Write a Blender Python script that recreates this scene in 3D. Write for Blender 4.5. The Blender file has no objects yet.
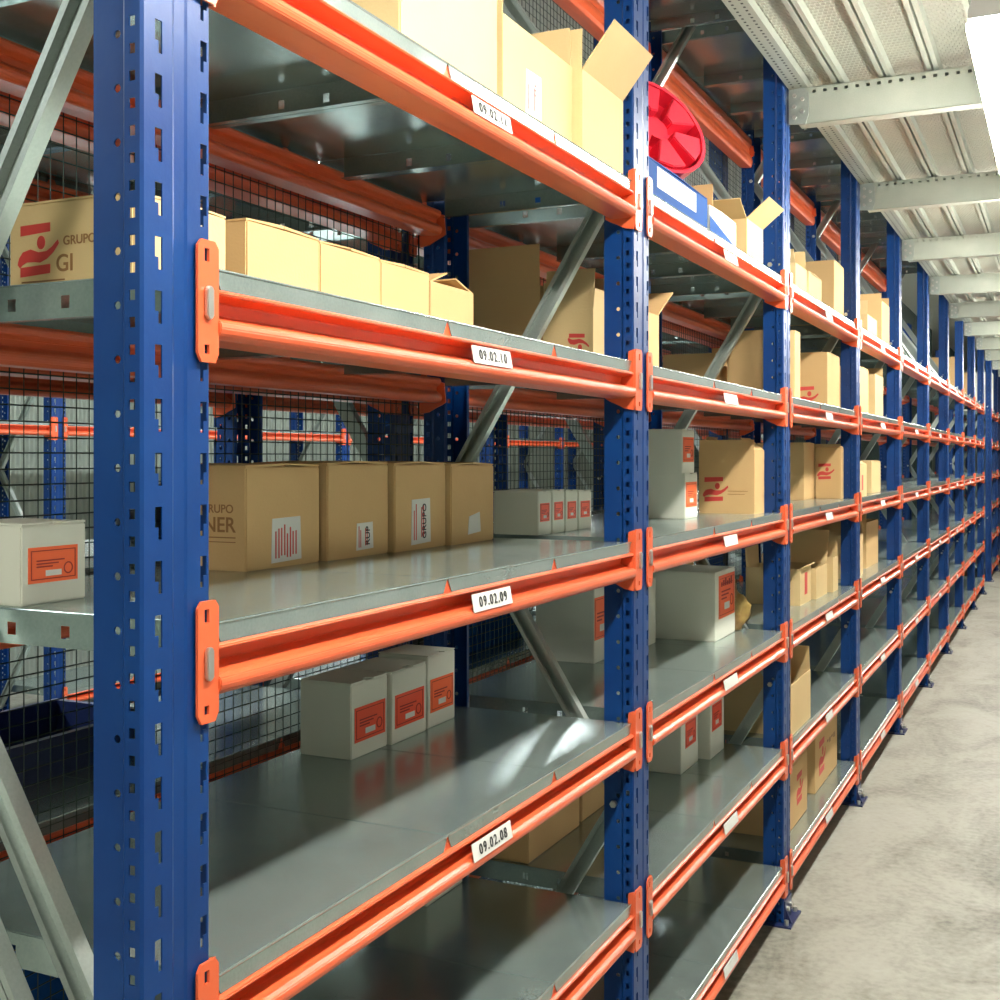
import bpy, bmesh, math, random
from mathutils import Vector, Matrix
random.seed(7)
S = bpy.context.scene
C = S.collection
PI = math.pi

# ------------------------------------------------------------------ materials
def mat(name, col, rough=.5, metal=0., noise=None, bump=None, emit=None, spec=None):
    """noise = (scale, amount, second colour); bump = (scale, strength)"""
    m = bpy.data.materials.new(name); m.use_nodes = True
    nt = m.node_tree; n = nt.nodes; l = nt.links
    b = n['Principled BSDF']
    b.inputs['Base Color'].default_value = (*col, 1)
    b.inputs['Roughness'].default_value = rough
    b.inputs['Metallic'].default_value = metal
    if spec is not None: b.inputs['Specular IOR Level'].default_value = spec
    tc = n.new('ShaderNodeTexCoord')
    if noise:
        sc, amt, c2 = noise
        nz = n.new('ShaderNodeTexNoise'); nz.inputs['Scale'].default_value = sc; nz.inputs['Detail'].default_value = 5
        l.new(tc.outputs['Object'], nz.inputs['Vector'])
        mx = n.new('ShaderNodeMix'); mx.data_type = 'RGBA'
        mx.inputs['A'].default_value = (*col, 1); mx.inputs['B'].default_value = (*c2, 1)
        mr = n.new('ShaderNodeMapRange'); mr.inputs['From Min'].default_value = .35; mr.inputs['From Max'].default_value = .65
        mr.inputs['To Max'].default_value = amt
        l.new(nz.outputs['Fac'], mr.inputs['Value']); l.new(mr.outputs['Result'], mx.inputs['Factor'])
        l.new(mx.outputs['Result'], b.inputs['Base Color'])
    if bump:
        nb = n.new('ShaderNodeTexNoise'); nb.inputs['Scale'].default_value = bump[0]; nb.inputs['Detail'].default_value = 4
        l.new(tc.outputs['Object'], nb.inputs['Vector'])
        bp = n.new('ShaderNodeBump'); bp.inputs['Strength'].default_value = bump[1]; bp.inputs['Distance'].default_value = .01
        l.new(nb.outputs['Fac'], bp.inputs['Height']); l.new(bp.outputs['Normal'], b.inputs['Normal'])
    if emit:
        b.inputs['Emission Color'].default_value = (*emit[0], 1); b.inputs['Emission Strength'].default_value = emit[1]
    return m

def galvanised(name, col, col2, rough, metal):
    """zinc: fine brushed speckle with soft cloudy patches that change tone and gloss"""
    m = mat(name, col, rough, metal)
    nt = m.node_tree; n = nt.nodes; l = nt.links; b = n['Principled BSDF']
    tc = n.new('ShaderNodeTexCoord')
    v = n.new('ShaderNodeTexNoise'); v.inputs['Scale'].default_value = 260; v.inputs['Detail'].default_value = 2
    l.new(tc.outputs['Object'], v.inputs['Vector'])
    nz = n.new('ShaderNodeTexNoise'); nz.inputs['Scale'].default_value = 5; nz.inputs['Detail'].default_value = 7; nz.inputs['Roughness'].default_value = .6
    l.new(tc.outputs['Object'], nz.inputs['Vector'])
    ad = n.new('ShaderNodeMath'); ad.operation = 'MULTIPLY_ADD'
    l.new(v.outputs['Fac'], ad.inputs[0]); ad.inputs[1].default_value = .5; l.new(nz.outputs['Fac'], ad.inputs[2])
    mr = n.new('ShaderNodeMapRange'); mr.inputs['From Min'].default_value = .45; mr.inputs['From Max'].default_value = 1.05
    l.new(ad.outputs[0], mr.inputs['Value'])
    mx = n.new('ShaderNodeMix'); mx.data_type = 'RGBA'
    mx.inputs['A'].default_value = (*col, 1); mx.inputs['B'].default_value = (*col2, 1)
    l.new(mr.outputs['Result'], mx.inputs['Factor']); l.new(mx.outputs['Result'], b.inputs['Base Color'])
    rr = n.new('ShaderNodeMapRange'); rr.inputs['To Min'].default_value = rough - .05; rr.inputs['To Max'].default_value = rough + .06
    l.new(mr.outputs['Result'], rr.inputs['Value']); l.new(rr.outputs['Result'], b.inputs['Roughness'])
    return m

M = {}
M['blue'] = mat('blue_powder_coat', (.0012, .029, .140), .36, 0, (7, .6, (.003, .045, .185)), (60, .04), spec=.32)
M['orange'] = mat('orange_powder_coat', (.70, .118, .040), .30, 0, (14, .4, (.64, .100, .032)))
M['zinc'] = galvanised('galvanised_shelf', (.27, .345, .33), (.43, .51, .48), .21, .68)
M['zinc_dull'] = galvanised('galvanised_section', (.36, .41, .38), (.50, .55, .51), .33, .70)
M['zinc_deck'] = galvanised('galvanised_deck', (.38, .42, .36), (.50, .53, .46), .42, .55)
M['bolt'] = mat('zinc_bolt', (.62, .62, .58), .3, .9)
M['card'] = mat('brown_cardboard', (.60, .390, .180), .75, 0, (6, .5, (.54, .345, .155)), (220, .06), spec=.2)
M['card_lit'] = mat('lit_cardboard', (.62, .45, .225), .75, 0, (6, .5, (.57, .41, .20)), (220, .06), spec=.2)  # same cardboard, with strong lamp light mixed into its colour
M['card_in'] = mat('cardboard_edge', (.40, .24, .09), .8, spec=.2)
M['white'] = mat('white_board', (.70, .70, .60), .6, 0, (5, .4, (.65, .65, .55)), spec=.3)
M['label'] = mat('orange_label', (.90, .135, .03), .5)
M['label_red'] = mat('red_orange_label', (.84, .085, .028), .5)
M['paper'] = mat('white_paper', (.66, .66, .62), .7, spec=.2)
M['ink'] = mat('black_ink', (.02, .02, .022), .6)
M['ink_dark_red'] = mat('dark_red_ink', (.30, .012, .008), .6)
M['ink_red'] = mat('red_ink', (.55, .045, .035), .6)
M['ink_brown'] = mat('brown_ink', (.26, .12, .035), .6)
M['tape'] = mat('packing_tape', (.46, .31, .15), .25)
M['wire'] = mat('green_black_wire', (.012, .030, .022), .4, .2)
M['lamp'] = mat('lamp_diffuser', (.9, .9, .85), .4, emit=((1.0, .97, .89), 130.0))
M['lamp_back'] = mat('backlight_diffuser', (.9, .9, .9), .4, emit=((.93, .98, 1.0), 58.0))  # glow of the lamps added for backlight
M['lamp_body'] = mat('lamp_body', (.75, .75, .72), .4)
M['red'] = mat('red_plastic', (.72, .018, .045), .32)
M['blue_box'] = mat('bright_blue_card', (.003, .055, .22), .7, spec=.12)
M['yellow_bag'] = mat('yellow_plastic', (.36, .24, .07), .3, 0, (18, .9, (.20, .10, .03)), (30, .4))
M['black'] = mat('black_plastic', (.012, .012, .016), .35, 0, None, (25, .3))
M['navy'] = mat('navy_plastic', (.012, .022, .085), .35)
M['wall'] = mat('pale_green_wall', (.33, .38, .32), .7, 0, (2, .3, (.28, .33, .27)))
M['ceil'] = mat('pale_ceiling', (.62, .64, .58), .8, 0, (2, .3, (.56, .58, .52)))

def corrugate(m):
    nt = m.node_tree; n = nt.nodes; l = nt.links
    tc = n.new('ShaderNodeTexCoord'); w = n.new('ShaderNodeTexWave'); w.bands_direction = 'Y'; w.inputs['Scale'].default_value = 4
    l.new(tc.outputs['Object'], w.inputs['Vector'])
    bp = n.new('ShaderNodeBump'); bp.inputs['Strength'].default_value = .8; bp.inputs['Distance'].default_value = .05
    l.new(w.outputs['Fac'], bp.inputs['Height']); l.new(bp.outputs['Normal'], n['Principled BSDF'].inputs['Normal'])
corrugate(M['wall'])

def emboss(m):
    """rows of pressed dimples in the walkway plates"""
    nt = m.node_tree; n = nt.nodes; l = nt.links
    tc = n.new('ShaderNodeTexCoord')
    mp = n.new('ShaderNodeMapping'); mp.inputs['Scale'].default_value = (70, 42, 1); mp.inputs['Rotation'].default_value = (0, 0, 0)
    l.new(tc.outputs['Object'], mp.inputs['Vector'])
    br = n.new('ShaderNodeTexBrick'); br.inputs['Scale'].default_value = 1.0; br.inputs['Mortar Size'].default_value = .22
    br.inputs['Mortar Smooth'].default_value = .6; br.inputs['Brick Width'].default_value = 1.0; br.inputs['Row Height'].default_value = 1.0
    l.new(mp.outputs['Vector'], br.inputs['Vector'])
    bp = n.new('ShaderNodeBump'); bp.inputs['Strength'].default_value = 1.0; bp.inputs['Distance'].default_value = .012
    l.new(br.outputs['Fac'], bp.inputs['Height']); l.new(bp.outputs['Normal'], n['Principled BSDF'].inputs['Normal'])
M['emboss'] = galvanised('embossed_deck', (.36, .38, .32), (.48, .48, .40), .42, .55); emboss(M['emboss'])

def concrete():
    m = mat('concrete_floor', (.42, .41, .35), .55)
    nt = m.node_tree; n = nt.nodes; l = nt.links; b = n['Principled BSDF']
    tc = n.new('ShaderNodeTexCoord')
    mp = n.new('ShaderNodeMapping'); mp.inputs['Scale'].default_value = (1.2, .7, 1); l.new(tc.outputs['Object'], mp.inputs['Vector'])
    a = n.new('ShaderNodeTexNoise'); a.inputs['Scale'].default_value = 2.2; a.inputs['Detail'].default_value = 9; a.inputs['Roughness'].default_value = .68
    a.inputs['Distortion'].default_value = .6
    l.new(mp.outputs['Vector'], a.inputs['Vector'])
    f = n.new('ShaderNodeTexNoise'); f.inputs['Scale'].default_value = 38; f.inputs['Detail'].default_value = 6
    l.new(tc.outputs['Object'], f.inputs['Vector'])
    ad = n.new('ShaderNodeMath'); ad.operation = 'MULTIPLY_ADD'; l.new(f.outputs['Fac'], ad.inputs[0]); ad.inputs[1].default_value = .35
    l.new(a.outputs['Fac'], ad.inputs[2])
    cr = n.new('ShaderNodeValToRGB'); l.new(ad.outputs[0], cr.inputs['Fac'])
    e = cr.color_ramp.elements
    e[0].position = .46; e[0].color = (.125, .122, .094, 1)
    e[1].position = .92; e[1].color = (.36, .355, .30, 1)
    k = e.new(.60); k.color = (.235, .23, .185, 1)
    k = e.new(.72); k.color = (.305, .30, .25, 1)
    l.new(cr.outputs['Color'], b.inputs['Base Color'])
    bp = n.new('ShaderNodeBump'); bp.inputs['Strength'].default_value = .15; bp.inputs['Distance'].default_value = .01
    l.new(ad.outputs[0], bp.inputs['Height']); l.new(bp.outputs['Normal'], b.inputs['Normal'])
    return m
M['floor'] = concrete()
M['wall_dark'] = mat('grey_wall', (.36, .38, .37), .7)

# ------------------------------------------------------------------ mesh helpers
def V(*a): return Vector(a)
class MB:
    def __init__(s): s.v = []; s.f = []
    def quad(s, *p):
        k = len(s.v); s.v += [tuple(q) for q in p]; s.f.append(tuple(range(k, k + len(p))))
    def box(s, x0, x1, y0, y1, z0, z1):
        k = len(s.v)
        s.v += [(x, y, z) for x in (x0, x1) for y in (y0, y1) for z in (z0, z1)]
        for q in ((0,1,3,2),(4,6,7,5),(0,4,5,1),(2,3,7,6),(0,2,6,4),(1,5,7,3)): s.f.append(tuple(k + i for i in q))
    def prism(s, pts, a0, a1, axis):
        """polygon pts (p,q) extruded along axis from a0 to a1"""
        def mk(p, q, a): return {'x': (a, p, q), 'y': (p, a, q), 'z': (p, q, a)}[axis]
        k = len(s.v); n = len(pts)
        s.v += [mk(p, q, a0) for p, q in pts] + [mk(p, q, a1) for p, q in pts]
        s.f.append(tuple(k + i for i in range(n))); s.f.append(tuple(k + n + i for i in reversed(range(n))))
        for i in range(n):
            j = (i + 1) % n; s.f.append((k + i, k + n + i, k + n + j, k + j))
    def tube(s, p, q, r, n=8, cap=True):
        p = Vector(p); q = Vector(q); d = (q - p).normalized()
        a = d.orthogonal().normalized(); b = d.cross(a); k = len(s.v)
        for c in (p, q):
            for i in range(n):
                t = 2 * PI * i / n + PI / 4; s.v.append(tuple(c + a * r * math.cos(t) + b * r * math.sin(t)))
        for i in range(n):
            j = (i + 1) % n; s.f.append((k + i, k + j, k + n + j, k + n + i))
        if cap:
            s.f.append(tuple(k + i for i in reversed(range(n)))); s.f.append(tuple(k + n + i for i in range(n)))
    def sheet(s, A, B, z0, rows, pitch, holes=(), rounds=(), tris=()):
        """upright strip from A to B (x,y); holes (t0,t1,h0,h1), rounds (t,h,r), tris (t0,t1,h0,h1,cut corner) repeat every pitch"""
        A = Vector(A); B = Vector(B); L = (B - A).length; d = (B - A) / L
        hs = list(holes) + [(t - r * 1.25, t + r * 1.25, h - r * 1.25, h + r * 1.25) for t, h, r in rounds] + [q[:4] for q in tris]
        ts = sorted({0., L} | {q[0] for q in hs} | {q[1] for q in hs}); zs = sorted({0., pitch} | {q[2] for q in hs} | {q[3] for q in hs})
        def P(t, z): w = A + d * t; return (w.x, w.y, z)
        for r_ in range(rows):
            zb = z0 + r_ * pitch
            for i in range(len(ts) - 1):
                for j in range(len(zs) - 1):
                    t0, t1, h0, h1 = ts[i], ts[i + 1], zs[j], zs[j + 1]
                    if t1 - t0 < 1e-7 or h1 - h0 < 1e-7: continue
                    tc, hc = (t0 + t1) / 2, (h0 + h1) / 2
                    if any(q[0] < tc < q[1] and q[2] < hc < q[3] for q in hs): continue
                    s.quad(P(t0, zb + h0), P(t1, zb + h0), P(t1, zb + h1), P(t0, zb + h1))
            for t, h, r in rounds:
                e = r * 1.25; co = [(t - e, h - e), (t, h - e), (t + e, h - e), (t + e, h), (t + e, h + e), (t, h + e), (t - e, h + e), (t - e, h)]
                oc = [(t + r * math.cos(a), h + r * math.sin(a)) for a in [PI * 1.25 + PI / 4 * i for i in range(8)]]
                for i in range(8):
                    j = (i + 1) % 8
                    s.quad(P(co[i][0], zb + co[i][1]), P(co[j][0], zb + co[j][1]), P(oc[j][0], zb + oc[j][1]), P(oc[i][0], zb + oc[i][1]))
            for t0, t1, h0, h1, c in tris:
                q = [(t0, h0), (t1, h0), (t1, h1), (t0, h1)]; del q[c]
                s.quad(*[P(a, zb + b) for a, b in q])
    def mesh(s, name, m, smooth=False, weld=True, solid=0, bevel=0):
        me = bpy.data.meshes.new(name); me.from_pydata(s.v, [], s.f)
        bm = bmesh.new(); bm.from_mesh(me)
        if weld: bmesh.ops.remove_doubles(bm, verts=bm.verts, dist=1e-5)
        bmesh.ops.recalc_face_normals(bm, faces=bm.faces)
        if bevel:
            bmesh.ops.bevel(bm, geom=[e for e in bm.edges if len(e.link_faces) == 2 and e.calc_face_angle(0) > .5], offset=bevel, segments=2, affect='EDGES', clamp_overlap=True)
        bm.to_mesh(me); bm.free()
        if smooth:
            for p in me.polygons: p.use_smooth = True
        me.materials.append(m)
        if solid:
            o = bpy.data.objects.new('tmp', me); C.objects.link(o)
            md = o.modifiers.new('s', 'SOLIDIFY'); md.thickness = solid; md.offset = -1
            dg = bpy.context.evaluated_depsgraph_get()
            me2 = bpy.data.meshes.new_from_object(o.evaluated_get(dg)); bpy.data.objects.remove(o)
            me2.name = name; return me2
        return me
def obj(name, me, parent=None, loc=(0, 0, 0), rot=(0, 0, 0)):
    o = bpy.data.objects.new(name, me); C.objects.link(o); o.location = loc; o.rotation_euler = rot
    if parent: o.parent = parent
    return o
def tag(o, label, cat, group=None):
    o['label'] = label; o['category'] = cat; o['kind'] = 'thing'
    if group: o['group'] = group
    return o
def thing(name, label, cat, loc=(0, 0, 0), rz=0, group=None):
    o = bpy.data.objects.new(name, None); C.objects.link(o); o.location = loc; o.rotation_euler = (0, 0, rz)
    o.empty_display_size = .1
    return tag(o, label, cat, group)
def struct(name, me, **k):
    o = obj(name, me, **k); o['kind'] = 'structure'; return o
def dup(root, loc, rz=0, label=None, group=None):
    def cp(o, parent):
        c = o.copy(); C.objects.link(c)
        if parent: c.parent = parent
        for ch in list(o.children): cp(ch, c)
        return c
    r = cp(root, None); r.location = loc; r.rotation_euler = (0, 0, rz)
    if label: r['label'] = label
    if group: r['group'] = group
    return r
def text_mesh(txt, size, m, align='CENTER', space=1.0):
    cu = bpy.data.curves.new('txt', 'FONT'); cu.body = txt; cu.size = size; cu.align_x = align; cu.space_character = space; cu.align_y = 'CENTER'; cu.extrude = .0003; cu.offset = size * .012
    o = bpy.data.objects.new('txt', cu); C.objects.link(o)
    me = bpy.data.meshes.new_from_object(o.evaluated_get(bpy.context.evaluated_depsgraph_get()))
    bpy.data.objects.remove(o); me.materials.clear(); me.materials.append(m); return me

# ------------------------------------------------------------------ layout
BAY = 1.5
PW = .105                                  # width of an upright
LZ = [.153 + .3865 * i for i in range(6)]  # centre height of the beam connectors, bottom level first
TOP = .039                                 # shelf surface above that centre
ORD = ['first', 'second', 'third', 'fourth', 'fifth', 'sixth', 'seventh', 'eighth', 'ninth', 'tenth', 'eleventh', 'twelfth', 'thirteenth']
LEV = ['bottom', 'second lowest', 'third lowest', 'fourth lowest', 'second highest', 'highest']
BAYN = ['', 'nearest bay'] + [ORD[i] + ' bay' for i in range(1, 13)]
def py(n): return BAY * n - .4725          # far edge of upright n

# ------------------------------------------------------------------ upright frame
PITCH = .3865 / 7
Z_OFF = 1.988 - 36 * PITCH                 # a slot's top edge
def post_mesh(h):
    m = MB(); p = PITCH; n = int(h / p)
    z0 = 0.0; off = (Z_OFF % p)
    sq = [(.006, .014, off * 0 + .006, .0165), (.006, .014, .0336, .0441)]
    prof = [(-.068, -.090), (-.068, -.101), (-.028, -.101), (-.023, -.105), (-.003, -.105), (0, -.102), (0, -.060), (-.003, -.057),
            (-.003, -.040), (0, -.037), (0, -.003), (-.003, 0), (-.023, 0), (-.028, -.004), (-.054, -.004), (-.058, -.008)]
    so = .012
    for i in range(len(prof) - 1):
        h_, r_ = (), ()
        if i == 1: r_ = [(.032, .030, .0045)]
        if i == 3: h_ = sq
        if i == 5: h_ = [(.016, .0267, so + .0125, so + .0335), (.0213, .0267, so, so + .0125)]
        if i == 9: h_ = [(.0212, .0315, so + .0125, so + .0335), (.0212, .0264, so, so + .0125)]
        if i == 11: h_ = [(.006, .014, .006, .0165), (.006, .014, .0336, .0441)]
        if i == 13: r_ = [(.010, .030, .0045)]
        m.sheet(prof[i], prof[i + 1], z0, n, p, h_, r_)
    return m.mesh('post', M['blue'], solid=.0018)
POST_TALL, POST_LOW = post_mesh(3.04), post_mesh(2.80)

def brace_mesh(a, b, y, w=.036, d=.022):
    """U-channel between two (x,z) nodes, open towards -Y"""
    a = V(a[0], 0, a[1]); b = V(b[0], 0, b[1]); u = (b - a).normalized(); s = V(-u.z, 0, u.x)
    m = MB(); t = .002
    def slab(s0, s1, y0, y1):
        k = len(m.v)
        for e in (a, b):
            for ss in (s0, s1):
                for yy in (y0, y1): q = e + s * ss; m.v.append((q.x, y + yy, q.z))
        for q in ((0,1,3,2),(4,6,7,5),(0,4,5,1),(2,3,7,6),(0,2,6,4),(1,5,7,3)): m.f.append(tuple(k + i for i in q))
    slab(-w/2, w/2, d/2 - t, d/2); slab(-w/2, -w/2 + t, -d/2, d/2 - t); slab(w/2 - t, w/2, -d/2, d/2 - t)
    slab(-w/2 + t, -w/2 + .009, -d/2, -d/2 + t); slab(w/2 - .009, w/2 - t, -d/2, -d/2 + t)
    return m.mesh('brace', M['zinc_dull'])
def frame(label, h, tall=True, end=False):
    t = thing('upright_frame', label, 'rack upright')
    pm = POST_TALL if tall else POST_LOW
    obj('post', pm, t)
    obj('post', pm, t, (-.514, -PW, 0), (0, 0, PI))
    F, R = -.045, -.469; yc = -.052
    nodes = [(R, .07), (F, .785), (R, 1.46), (F, 2.168)]
    if tall: nodes += [(R, 2.80)]
    for i in range(len(nodes) - 1):
        if end and i == 1:
            obj('brace', brace_mesh(nodes[i], nodes[i + 1], yc + .018), t); obj('brace', brace_mesh((F, .70), (R, 1.375), yc - .030, .020), t)
        else: obj('brace', brace_mesh(nodes[i], nodes[i + 1], yc), t)
    if tall: obj('brace', brace_mesh(nodes[-1], (-.33, 3.02), yc), t)
    for x, z in nodes:
        m = MB(); m.tube((x, -.1065, z), (x, .001, z), .0055, 8); m.tube((x, -.110, z), (x, -.1015, z), .008, 6)
        obj('bolt', m.mesh('bolt', M['bolt']), t)
    for fx, sg in ((0, 1), (-.514, -1)):
        m = MB()
        x0, x1 = (fx - .085, fx + .030) if sg > 0 else (fx - .030, fx + .085)
        m.box(x0, x1, -.135, .030, 0, .006)
        xa, xb = (fx + .0005, fx + .005) if sg > 0 else (fx - .005, fx - .0005)
        m.box(xa, xb, -.1, -.006, .006, .075)
        m.prism([(xa, .006), (fx + sg * .026, .006), (xa, .06)], -.0985, -.094, 'y')
        f = obj('foot_plate', m.mesh('foot_plate', M['navy']), t)
        for yy in (-.119, .015):
            m = MB(); m.tube((fx + sg * .012, yy, .006), (fx + sg * .012, yy, .022), .008, 6); obj('bolt', m.mesh('foot_bolt', M['bolt']), f)
        for yy in (-.075, -.03):
            m = MB(); m.tube((fx + sg * .005, yy, .045), (fx + sg * .013, yy, .045), .008, 6); obj('bolt', m.mesh('foot_bolt', M['bolt']), f)
    return t

# ------------------------------------------------------------------ beams
BL = BAY - PW                               # clear length between two uprights
J1, J2 = .552, .9645                        # joints between the three panels of a shelf, from the near upright
def beam_mesh(h=1.0):
    prof = [(-.048, .016), (-.001, .016), (.004, .0135), (.0045, .0105), (-.003, .0085), (-.024, .0055), (-.027, -.0085), (-.018, -.0125), (.003, -.0165),
            (.009, -.0205), (.0105, -.027), (.008, -.034), (.001, -.0395), (-.030, -.041), (-.048, -.041), (-.053, -.036), (-.055, -.029), (-.053, -.023),
            (-.046, -.018), (-.040, -.014), (-.040, -.004), (-.050, .002), (-.052, .010)]
    m = MB(); m.prism([(x, z * h) for x, z in prof], .0064, BL - .0064, 'y')
    if h == 1.0:
        for j in (J1, J2):
            m.prism([(j - .017, .016), (j + .017, .016), (j + .006, .036), (j - .006, .036)], -.0105, -.0045, 'x')
        for a, b in ((0.012, .03), (BL - .03, BL - .012)):
            pass
    return m.mesh('beam', M['orange'], bevel=.0012)
BEAM = beam_mesh(); BEAM_TALL = beam_mesh(2.3)
def plate_mesh(y0, y1, mirror=False):
    L = y1 - y0; H = .131; c = .006
    m = MB(); hx = L * .42 if not mirror else L * .58
    m.sheet((.0064, y0), (.0064, y1), -H / 2, 1, H, [(hx - .004, hx + .004, .108, .122), (hx - .004, hx + .004, .009, .019)],
            tris=[(0, c, 0, c * 1.6, 0), (L - c, L, 0, c * 1.6, 1), (0, c, H - c * 1.2, H, 3), (L - c, L, H - c * 1.2, H, 2)])
    return m.mesh('connector_plate', M['orange'], solid=.0035)
def flange_mesh(y0, y1):
    m = MB()
    pts = [(.003, .0645), (-.009, .060), (-.012, .018), (-.058, .004), (-.062, -.040), (-.052, -.046), (-.036, -.053), (-.018, -.062), (.003, -.0655)]
    m.prism(pts, y0, y1, 'y'); return m.mesh('connector_flange', M['orange'])
PL_N, PL_F = plate_mesh(-.027, .0070), plate_mesh(BL - .004, BL + .040, True)
FL_N, FL_F = flange_mesh(.0022, .0062), flange_mesh(BL - .0062, BL - .0022)
def pin_mesh(y):
    m = MB(); m.prism([(y - .0055, -.016), (y - .0055, .012), (y - .003, .016), (y + .003, .016), (y + .0055, .012), (y + .0055, -.016), (y + .002, -.020), (y - .002, -.020)], .0066, .0118, 'x')
    return m.mesh('locking_pin', M['bolt'], bevel=.001)
PIN_N, PIN_F = pin_mesh(-.012), pin_mesh(BL + .022)
def label_mesh():
    m = MB(); k = .070
    m.prism([(.0052, .0065), (.0066, .0070), (.0116, -.0205), (.0102, -.0210)], .685 - k, .685 + k, 'y')
    return m.mesh('label_holder', M['paper'])
LABEL = label_mesh()
def make_beam(label, tall=False, with_label=True):
    t = tag(obj('rack_beam', BEAM_TALL if tall else BEAM), label, 'rack beam')
    for pl, fl, pn in ((PL_N, FL_N, PIN_N), (PL_F, FL_F, PIN_F)):
        c = obj('connector', pl, t); obj('side_flange', fl, c); obj('locking_pin', pn, c)
    if with_label: obj('label_holder', LABEL, t)
    return t

# ------------------------------------------------------------------ shelf panels
def panel_mesh(w):
    """folded steel panel: origin at front near corner of its top; front and rear lips, perforated side flanges"""
    m = MB(); D = .51; g = .0012; z = 0
    m.box(-D, 0, g, w - g, -.0015, 0)
    m.tube((-.0006, g, -.0012), (-.0006, w - g, -.0012), .0019, 8)
    for y in (g, w - g): m.tube((-.02, y, -.0013), (-D + .01, y, -.0013), .0011, 6)
    for x0, x1 in ((-.0014, 0), (-D, -D + .0014)):
        m.prism([(g, -.0015), (w - g, -.0015), (w - .013, -.0225), (.013, -.0225)], x0, x1, 'x')
    hx = (-.217, -.303)
    for y, s in ((g, 1), (w - g, -1)):
        hs = [(-x - .060 - .0065, -x - .060 + .0065, .011, .026) for x in hx]
        m.sheet((-.060, y), (-.450, y), -.043, 1, .0415, hs)
        m.quad((-.060, y, -.043), (-.450, y, -.043), (-.450, y + s * .014, -.043), (-.060, y + s * .014, -.043))
    return m.mesh('shelf_panel', M['zinc'])
P_STARTS = ((.008, J1), (J1, J2), (J2, BL - .008))
PANELS = [panel_mesh(b - a) for a, b in P_STARTS]
PAN_N = ['left', 'middle', 'right']

# ------------------------------------------------------------------ wire mesh between the two racks
def wire_mesh(w, h, cell=.0255):
    m = MB(); r = .0012
    y = 0
    nv = int(w / cell)
    for i in range(nv + 1):
        y = w * i / nv; a = random.uniform(-.0015, .0015)
        m.tube((r, y, .03), (r, y + a, h / 2), r, 4, False); m.tube((r, y + a, h / 2), (r, y, h), r, 4, False)
    nh = int((h - .03) / (cell * .92))
    for j in range(nh + 1):
        z = .03 + (h - .03) * j / nh; a = random.uniform(-.001, .001)
        m.tube((-r, 0, z), (-r, w / 2, z + a), r, 4, False); m.tube((-r, w / 2, z + a), (-r, w, z), r, 4, False)
    return m.mesh('mesh_panel', M['wire'], weld=False)

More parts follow.
